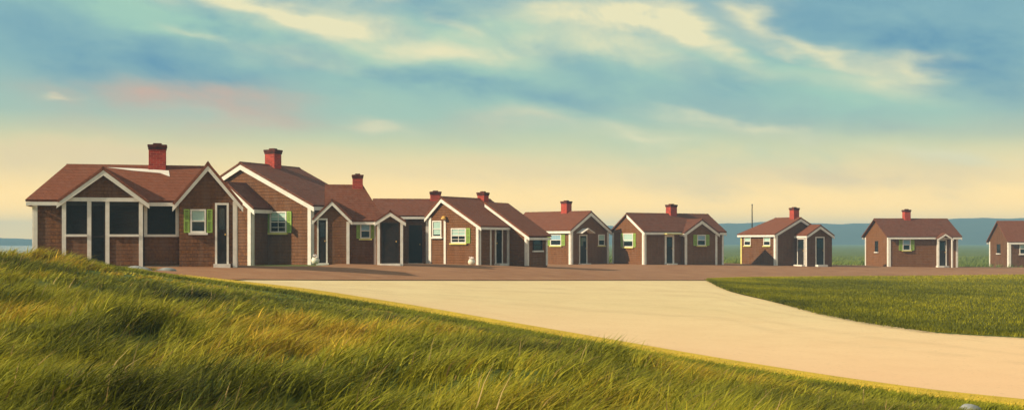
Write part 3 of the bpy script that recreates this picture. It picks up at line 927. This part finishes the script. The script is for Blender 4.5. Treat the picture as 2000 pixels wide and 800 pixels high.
    def door(s, face, a0, a1, z0, z1, frame='white_paint', leaf='dark_wood', glass=True, fw=.07, step=True, knob=1):
        mb = MB()
        face.box(mb, a0 + fw, a1 - fw, z0, z1 - fw, 0, .02)
        for k in range(2):
            zz = z0 + .12 + k * .5
            face.box(mb, a0 + fw + .08, a1 - fw - .08, zz, zz + .38, .02, .03)
        d = mb.build('door', leaf, s.o)
        f = MB()
        face.box(f, a0, a0 + fw, z0, z1, 0, .05); face.box(f, a1 - fw, a1, z0, z1, 0, .05); face.box(f, a0 + fw, a1 - fw, z1 - fw, z1, 0, .05)
        f.build('door_frame', frame, d)
        if glass:
            face.box(MB(), a0 + fw + .07, a1 - fw - .07, z0 + 1.18, z1 - fw - .12, .02, .026).build('pane', 'window_glass', d)
        ka = a1 - fw - .05 if knob > 0 else a0 + fw + .05
        face.box(MB(), ka - .02, ka + .02, z0 + .98, z0 + 1.04, .02, .07).build('handle', 'lamp_brass', d)
        if step:
            face.box(MB(), a0 - .05, a1 + .05, -.2, z0, 0, .35).build('doorstep', 'white_paint', s.o)
        return d

    def part(s, name, mat, *boxes):
        mb = MB()
        for b in boxes: mb.box(*b)
        return mb.build(name, mat, s.o)


# ---- 1: nearest cottage with the screened porch
c = Cottage('nearest brown cottage, screened porch under a front gable and white patch on its roof', (-14.95, 41.0, 1.46), 14, .15)
c.gable(-1.0, 5.55, .3, 4.1, 2.34, 3.50, 'u', ins=(.85, .9), solid=False)
c.w.box(-1.0, .3, -.5, -.01, 4.1, 2.34)
c.w.box(0.0, 2.15, -.5, 3.70, 4.1, 2.34)
c.w.poly_prism([(0.2, .35, 2.31), (0.2, 4.05, 2.31), (0.2, 2.2, 3.42)], (4.2, 0, 0))
c.gable(0.0, 2.3, 3.71, 5.62, 2.34, 3.50, 'v', boards=(1, 0))
c.gable(0.0, 2.1, 0.0, 2.52, 2.34, 3.30, 'v', boards=(1, 0), solid=False)
c.w.poly_prism([(0.0, .02, 2.40), (2.52, .02, 2.40), (1.26, .02, 3.33)], (0, .08, 0))
for u0, u1, v in ((.07, .75, .02), (1.45, 2.40, .02)):
    c.w.box(u0, v, -.4, u1, v + .08, 1.08)
c.w.box(2.56, .32, -.5, 3.69, .40, 1.08)
c.w.box(-.0, .12, -.4, .06, .3, 2.3)
for u, z0 in ((.0, -.3), (.80, -.3), (1.38, -.3), (2.46, -.4)):
    c.part('post', 'white_paint', (u - .065, -.01, z0, u + .065, .12, 2.26))
for u in (2.60, 3.64):
    c.part('post', 'white_paint', (u - .055, .28, 1.16, u + .055, .36, 2.22))
c.part('tie_beam', 'white_paint', (-.12, -.03, 2.26, 2.60, .10, 2.39))
c.part('header', 'white_paint', (2.60, .27, 2.17, 3.70, .33, 2.27))
c.part('sill_rail', 'white_paint', (.06, -.04, 1.08, .74, .10, 1.16))
c.part('sill_rail', 'white_paint', (1.45, -.04, 1.08, 2.40, .10, 1.16))
c.part('sill_rail', 'white_paint', (2.55, .25, 1.08, 3.70, .36, 1.16))
c.part('screen', 'insect_screen', (.065, .05, 1.16, .735, .055, 2.26))
c.part('screen', 'insect_screen', (1.445, .05, 1.16, 2.395, .055, 2.26))
c.part('screen', 'insect_screen', (2.655, .30, 1.16, 3.585, .305, 2.17))
sdr = c.part('screen_door', 'dark_wood', (.87, .04, .12, .92, .08, 2.24), (1.26, .04, .12, 1.31, .08, 2.24), (.92, .04, .12, 1.26, .08, .30), (.92, .04, 1.05, 1.26, .08, 1.12), (.92, .04, 2.17, 1.26, .08, 2.24))
mb = MB(); mb.box(.92, .055, .30, 1.26, .06, 1.05); mb.box(.92, .055, 1.12, 1.26, .06, 2.17); mb.build('screen', 'insect_screen', sdr)
c.part('porch_floor', 'deck_wood', (.0, .0, -.4, 3.7, 2.15, .10))
c.part('porch_ceiling', 'dark_wood', (.0, .1, 2.27, 3.7, 2.15, 2.30))
c.part('doorstep', 'deck_wood', (.85, -.65, -.4, 1.33, -.03, -.02), (.85, -.35, -.02, 1.33, -.03, .08))
c.corner(front(.3), -.93, 2.2, .13); c.corner(leftf(-1.0), .36, 2.2, .13)
c.window(front(0), 4.08, 4.60, 1.22, 2.02, (-1, 1), bfrac=.55, bars=False, sw=.19)
c.door(front(0), 4.90, 5.36, .15, 2.24, glass=True)
c.corner(front(0), 5.56, 2.3, .13); c.corner(rightf(5.62), .065, 2.3, .13)
c.chimney(2.92, 2.2, 3.5, 4.38, .68, .6)
fl = MB()  # sunlit highlight on the roof flashing, put in as a white sheet
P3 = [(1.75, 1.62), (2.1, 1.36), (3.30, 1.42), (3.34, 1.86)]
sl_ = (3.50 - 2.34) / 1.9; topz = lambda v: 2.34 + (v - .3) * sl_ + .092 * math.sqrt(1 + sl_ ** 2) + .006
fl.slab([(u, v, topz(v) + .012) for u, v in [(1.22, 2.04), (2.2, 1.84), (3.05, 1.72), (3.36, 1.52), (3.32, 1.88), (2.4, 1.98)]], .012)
c.onroof = [(fl, 'flashing_highlight', 'highlight_white')]
c.finish()

# ---- 2: broad gable and small entry lean-to
c = Cottage('second cottage, broad brown gable with one small shuttered window, overlapping the porch cottage', (-9.64, 59.0, 1.22), -24, .17)
c.o.scale = (1.242,) * 3
c.gable(0, 3.9, -6.3, 0, 2.34, 3.96, 'v', ridge=-3.25, eo=.2)
c.gable(-1.1, .0, -4.1, -2.0, 2.28, 3.10, 'v', boards=(1, 0), z0=-.4)
c.window(front(0), -1.90, -1.12, 1.27, 2.10, (-1, 1), sill='yellow_paint', blind='blind_cloth', bfrac=.42, sw=.20)
c.corner(front(0), -.07, 2.25, .15); c.corner(rightf(0), .07, 2.25, .15)
c.corner(front(-1.1), -2.08, 2.2, .15, mat='white_paint'); c.corner(front(-1.1), -2.72, 2.25, .15, mat='white_paint'); c.corner(rightf(-2.0), -1.02, 2.2, .15)
c.door(front(-1.1), -3.55, -2.82, .12, 2.05)
c.chimney(-3.2, 2.05, 3.96, 4.72, .56, .55)
c.finish()

# ---- 3: cottage with door gable and gabled entry box
c = Cottage('third cottage, white framed door under a small gable, dark boarded entry box at right', (-7.13, 54.0, 1.34), 9, .15)
c.o.scale = (.947,) * 3
c.gable(-1.0, 1.40, 0, 3.6, 2.13, 3.66, 'u', ins=(0, .72))
c.gable(-.28, 1.6, -1.62, -.02, 2.12, 2.92, 'v', boards=(1, 0), eo=.12)
c.window(front(0), .48, .96, 1.23, 1.95, (-1, 1), blind='blue_cloth', sill='yellow_paint', bars=False, sw=.14)
c.door(front(-.28), -1.50, -1.02, .1, 2.15, glass=True)
c.corner(front(-.28), -.09, 2.0, .14); c.corner(front(0), 1.16, 2.0, .10)
c.gable(-.75, .5, 1.22, 2.42, 2.02, 2.42, 'v', boards=(1, 0), eo=.12)
c.corner(front(-.75), 1.29, 1.97, .13); c.corner(front(-.75), 2.35, 1.97, .13)
c.door(front(-.75), 1.42, 2.22, .08, 1.95, frame='dark_wood', glass=False)
c.chimney(.42, 1.8, 3.66, 4.30, .56, .5)
c.finish()

# ---- 4: low pitched cottage behind
c = Cottage('fourth cottage, low pitched roof, bare front wall partly hidden between two gables', (-5.78, 66.0, 1.10), 8, .15)
c.gable(-1.5, 2.0, 0, 3.8, 2.66, 3.50, 'u')
c.corner(front(0), -1.43, 2.55, .14); c.corner(front(0), 1.22, 2.55, .14)
c.window(front(0), -.95, -.35, 1.4, 2.2, None, blind=None)
c.door(front(0), .25, .95, .1, 2.15, frame='dark_wood', glass=False)
c.chimney(1.82, 1.9, 3.5, 4.05, .66, .55)
c.finish()

# ---- 5: long sloping roof with step-down wing
c = Cottage('fifth cottage, teal blind in gable window, roof sloping down to a low right wing', (-4.18, 62.0, 1.19), -32, .15)
c.gable(0, 4.3, 0, 3.0, 2.52, 3.30, 'v', ridge=.80, ze2=1.98)
c.window(front(0), .22, .78, 1.40, 2.22, None, blind='blind_cloth', bars=False, bfrac=.9)
c.window(front(0), 1.36, 2.26, 1.10, 1.84, (1,), sill='yellow_paint', bars=True, bfrac=.55, blind='blind_cloth')
c.corner(front(0), .07, 2.4, .14); c.corner(front(0), .98, 2.3, .12); c.corner(front(0), 2.93, 1.9, .14); c.corner(leftf(0), .07, 2.4, .14)
lm = MB(); lm.box(.90, -.16, 2.40, 1.06, -.001, 2.44); lm.lathe((.98, -.13, 2.30), [(.02, .11), (.12, .06), (.14, 0), (.10, -.01)], 16)
lm.build('wall_lamp', 'lamp_brass', c.o)
c.door(rightf(3.0), 1.45, 2.15, .08, 1.85, glass=True, knob=-1)
c.corner(rightf(3.0), .10, 1.85, .12); c.corner(rightf(3.0), 1.05, 1.85, .10)
c.shed(2.6, 4.6, [(1.72, -.3), (4.2, -.3), (4.2, 1.50), (1.72, 3.10)])
c.corner(front(2.6), 3.08, 2.0, .13); c.corner(front(2.6), 4.13, 1.4, .13); c.corner(rightf(4.2), 2.67, 1.4, .14); c.corner(rightf(4.2), 4.53, 1.4, .14)
c.window(rightf(4.2), 3.15, 4.05, .72, 1.28, None, blind=None, frame='dark_wood', bars=False)
c.chimney(.85, 3.65, 3.3, 3.78, .5, .5)
c.finish()

# ---- 6
c = Cottage('sixth cottage, lit shuttered side window left and shadowed gable with hooded door right', (3.93, 82.0, .76), 45, .19)
c.gable(0, 6.0, 0, 3.85, 2.38, 3.55, 'v', eo=.2)
c.window(leftf(0), .85, 1.85, 1.32, 2.08, (-1, 1), sill='yellow_paint', blind='blue_cloth', bars=False, sw=.30)
c.window(front(0), 2.75, 3.42, 1.32, 2.08, None, sill='yellow_paint', blind='blind_cloth', bars=False)
c.corner(front(0), .09, 2.25, .19); c.corner(leftf(0), .09, 2.25, .17); c.corner(front(0), 3.77, 2.25, .16)
c.door(front(0), .80, 1.60, .12, 2.05)
hd = MB(); hd.slab([(.55, -.55, 2.18), (1.2, -.55, 2.48), (1.2, 0, 2.48), (.55, 0, 2.18)], .05); hd.slab([(1.85, -.55, 2.18), (1.2, -.55, 2.48), (1.2, 0, 2.48), (1.85, 0, 2.18)], .05)
hd.build('door_hood', 'white_paint', c.o)
c.chimney(1.95, 2.2, 3.55, 4.40, .60, .6)
c.finish()

# ---- 7
c = Cottage('seventh cottage, bright orange lit left end gable, pale door and front cross gable', (8.81, 82.0, .76), 32, .19)
c.gable(0, 7.0, 0, 3.5, 2.30, 3.42, 'u', boards=(2, 1), eo=.2)
c.gable(-.35, 1.2, 3.22, 6.1, 2.18, 3.02, 'v', boards=(1, 0), eo=.16)
c.window(leftf(0), 1.15, 2.25, 1.22, 2.15, (-1, 1), sill='yellow_paint', bars=False, bfrac=.6, sw=.25)
c.window(front(-.35), 4.30, 5.05, 1.32, 2.05, (-1, 1), sill='yellow_paint', blind='blue_cloth', bars=False, sw=.30)
c.door(front(0), 1.75, 2.55, .12, 2.05, fw=.14)
c.part('door_hood', 'yellow_paint', (1.55, -.5, 2.08, 2.95, -.02, 2.14))
c.corner(front(0), .09, 2.2, .17); c.corner(leftf(0), .09, 2.2, .17); c.corner(front(-.35), 3.31, 2.08, .19); c.corner(front(-.35), 6.02, 2.08, .17); c.corner(front(0), 6.92, 2.2, .15)
c.corner(leftf(0), 3.42, 2.2, .15)
c.chimney(3.78, 1.75, 3.42, 4.18, .66, .6)
c.finish()

# ---- 8
c = Cottage('eighth cottage, two small windows on its left side, gabled entry at right front', (18.88, 88.0, .57), 28, .17)
c.gable(0, 3.95, 0, 4.5, 2.32, 3.42, 'v', ins=(0, 1.2), eo=.2)
c.gable(-1.2, .4, 1.85, 4.2, 2.22, 2.88, 'v', boards=(1, 0), eo=.14)
c.window(leftf(0), .55, 1.30, 1.48, 2.12, None, sill='yellow_paint', bars=False)
c.window(leftf(0), 2.75, 3.50, 1.48, 2.12, None, sill='yellow_paint', bars=False)
c.corner(front(0), .09, 2.2, .17); c.corner(leftf(0), .09, 2.2, .17); c.corner(leftf(0), 3.86, 2.2, .15, mat='yellow_paint')
c.door(leftf(1.85), -1.0, -.20, .12, 2.02, knob=-1); c.corner(leftf(1.85), -1.14, 2.1, .13)
c.door(front(-1.2), 2.62, 3.45, .12, 2.12)
c.chimney(2.2, .55, 3.42, 4.26, .58, .55)
c.finish()

# ---- 9
c = Cottage('ninth cottage, green shuttered front window and small gabled hood over its door', (28.18, 92.0, .41), 8, .17)
c.gable(0, 5.55, 0, 4.1, 2.36, 3.58, 'u', boards=(0, 1), eo=.24, go=.22)
c.window(front(0), 1.12, 1.75, 1.28, 2.12, (-1, 1), sill='yellow_paint', blind='blue_cloth', bars=False, sw=.26)
c.window(leftf(0), 1.75, 2.25, 1.15, 1.98, None, blind=None, frame='dark_wood')
c.corner(front(0), .09, 2.25, .18); c.corner(leftf(0), .09, 2.25, .16); c.corner(front(0), 5.46, 2.25, .16); c.corner(leftf(0), 4.0, 2.25, .14)
c.door(front(0), 3.82, 4.62, .12, 2.08)
hd = MB(); hd.slab([(3.62, -.6, 2.2), (4.24, -.6, 2.58), (4.24, 0, 2.58), (3.62, 0, 2.2)], .06); hd.slab([(4.86, -.6, 2.2), (4.24, -.6, 2.58), (4.24, 0, 2.58), (4.86, 0, 2.2)], .06)
hd.build('door_hood', 'roof_shingle', c.o)
ht = MB()
ht.poly_prism([(3.60, -.62, 2.12), (4.24, -.62, 2.51), (4.24, -.62, 2.38), (3.60, -.62, 1.99)], (0, .04, 0))
ht.poly_prism([(4.88, -.62, 2.12), (4.24, -.62, 2.51), (4.24, -.62, 2.38), (4.88, -.62, 1.99)], (0, .04, 0))
ht.build('hood_trim', 'white_paint', c.o)
for pu in (3.70, 4.78):
    c.part('post', 'white_paint', (pu - .05, -.60, -.3, pu + .05, -.50, 2.1))
c.chimney(2.42, 2.05, 3.58, 4.40, .56, .5)
c.finish()

# ---- 10
c = Cottage('tenth and farthest cottage, cut by the right edge, pale lit left end gable', (42.44, 105.0, .12), 4, .2)
c.gable(0, 5.2, 0, 3.6, 2.30, 3.88, 'u', boards=(0, 1), eo=.24, go=.2)
c.window(front(0), .95, 1.75, 1.15, 2.05, (1,), sill='white_paint', bars=False)
c.window(leftf(0), 1.5, 2.1, 1.2, 2.0, None, blind=None, frame='dark_wood')
c.corner(front(0), .10, 2.2, .20); c.corner(leftf(0), .10, 2.2, .18); c.corner(leftf(0), 3.5, 2.2, .16); c.corner(front(0), 5.1, 2.2, .16)
c.door(front(0), 2.7, 3.5, .1, 2.05)
c.chimney(3.6, 1.8, 3.88, 4.6, .55, .5)
c.finish()


# ------------------------------------------------------------------ small things
def gz(x, y):
    return float(ground(np.array([x]), np.array([y]), False)[0])


def pot(px, y, sc, label, off=.06):
    x = (px - 1000) / 2400 * y
    o = bpy.data.objects.new('flower_pot', None); col.objects.link(o)
    o.location = (x, y, gz(x, y) + off); o.scale = (sc, sc, sc)
    tag(o, label, 'flower pot', 'white round pots beside the cottage doors')
    MB().lathe((0, 0, 0), [(.10, 0), (.17, .05), (.21, .15), (.19, .25), (.15, .29), (.17, .32), (.14, .32), (.12, .27)], 24).build('pot', 'glaze', o, smooth=True)
    mb = MB(); r = random.Random(int(px))
    for k in range(26):
        a = r.uniform(0, 6.28); q = r.uniform(0, .14); h = .36 + r.uniform(0, .12) - q * .4; s_ = r.uniform(.03, .05)
        mb.lathe((q * math.cos(a), q * math.sin(a), h), [(.005, -s_), (s_, -s_ * .3), (s_, s_ * .3), (.005, s_)], 6)
    mb.build('blossom', 'flower', o)
    return o


pot(616, 52.4, .85, 'white round flower pot beside the white door frame of the third cottage')
pot(921, 59.8, .85, 'white round flower pot below the teal blind window of the fifth cottage')

# thin pole behind the eighth cottage
x, y = (1469 - 1000) / 2400 * 96, 96.0
o = bpy.data.objects.new('pole', None); col.objects.link(o); o.location = (x, y, gz(x, y))
tag(o, 'thin dark pole rising behind the roof of the eighth cottage', 'pole')
MB().lathe((0, 0, -.3), [(.06, 0), (.05, 2.5), (.035, 4.85), (.01, 4.87)], 10).build('mast', 'dark_wood', o)
MB().lathe((0, 0, 4.56), [(.02, 0), (.055, .03), (.055, .08), (.01, .11)], 10).build('finial', 'dark_wood', o)


def rock(x, y, sx, sy, sz, seed, label, group=None):
    import bmesh
    bm = bmesh.new(); bmesh.ops.create_icosphere(bm, subdivisions=3, radius=1)
    r = np.random.default_rng(seed); ph = r.uniform(0, 6, 6)
    for v in bm.verts:
        p = v.co
        k = 1 + .16 * math.sin(p.x * 2.6 + ph[0]) * math.sin(p.y * 2.1 + ph[1]) + .10 * math.sin(p.z * 4 + ph[2] + p.x * 3) + .05 * math.sin(p.y * 9 + ph[3])
        v.co = Vector((p.x * sx * k, p.y * sy * k, p.z * sz * k))
    me = bpy.data.meshes.new('rock'); bm.to_mesh(me); bm.free(); me.materials.append(MATS['stone'])
    for p in me.polygons: p.use_smooth = True
    o = bpy.data.objects.new('rock', me); col.objects.link(o); o.location = (x, y, float(ground(np.array([x]), np.array([y]))[0]) + sz * .3)
    tag(o, label, 'rock', group)
    return o


rock(5.22, 14.05, .13, .12, .065, 3, 'pale grey rock in the dune grass at the bottom right corner')
rock(-11.75, 38.6, .42, .3, .14, 4, 'flat blue grey stone in the grass left of the screened porch corner post')
rock(-10.95, 38.9, .36, .25, .10, 5, 'low blue grey stone below the brown wall, right of the flat one')

# ------------------------------------------------------------------ air
hz = MB(); hz.box(-1560, -1560, -4.5, 1560, 1560, 26)
me = bpy.data.meshes.new('haze'); me.from_pydata(hz.v, [], hz.f)
hm = bpy.data.materials.new('haze_air'); hm.use_nodes = True
for n_ in list(hm.node_tree.nodes):
    if n_.type == 'BSDF_PRINCIPLED': hm.node_tree.nodes.remove(n_)
pv = hm.node_tree.nodes.new('ShaderNodeVolumePrincipled')
pv.inputs['Color'].default_value = (0.38, 0.72, 1.0, 1)
pv.inputs['Density'].default_value = 0.00100
pv.inputs['Anisotropy'].default_value = 0.0
hm.node_tree.links.new(pv.outputs[0], [n_ for n_ in hm.node_tree.nodes if n_.type == 'OUTPUT_MATERIAL'][0].inputs['Volume'])
me.materials.append(hm)
ho = bpy.data.objects.new('haze', me); col.objects.link(ho); ho['kind'] = 'stuff'
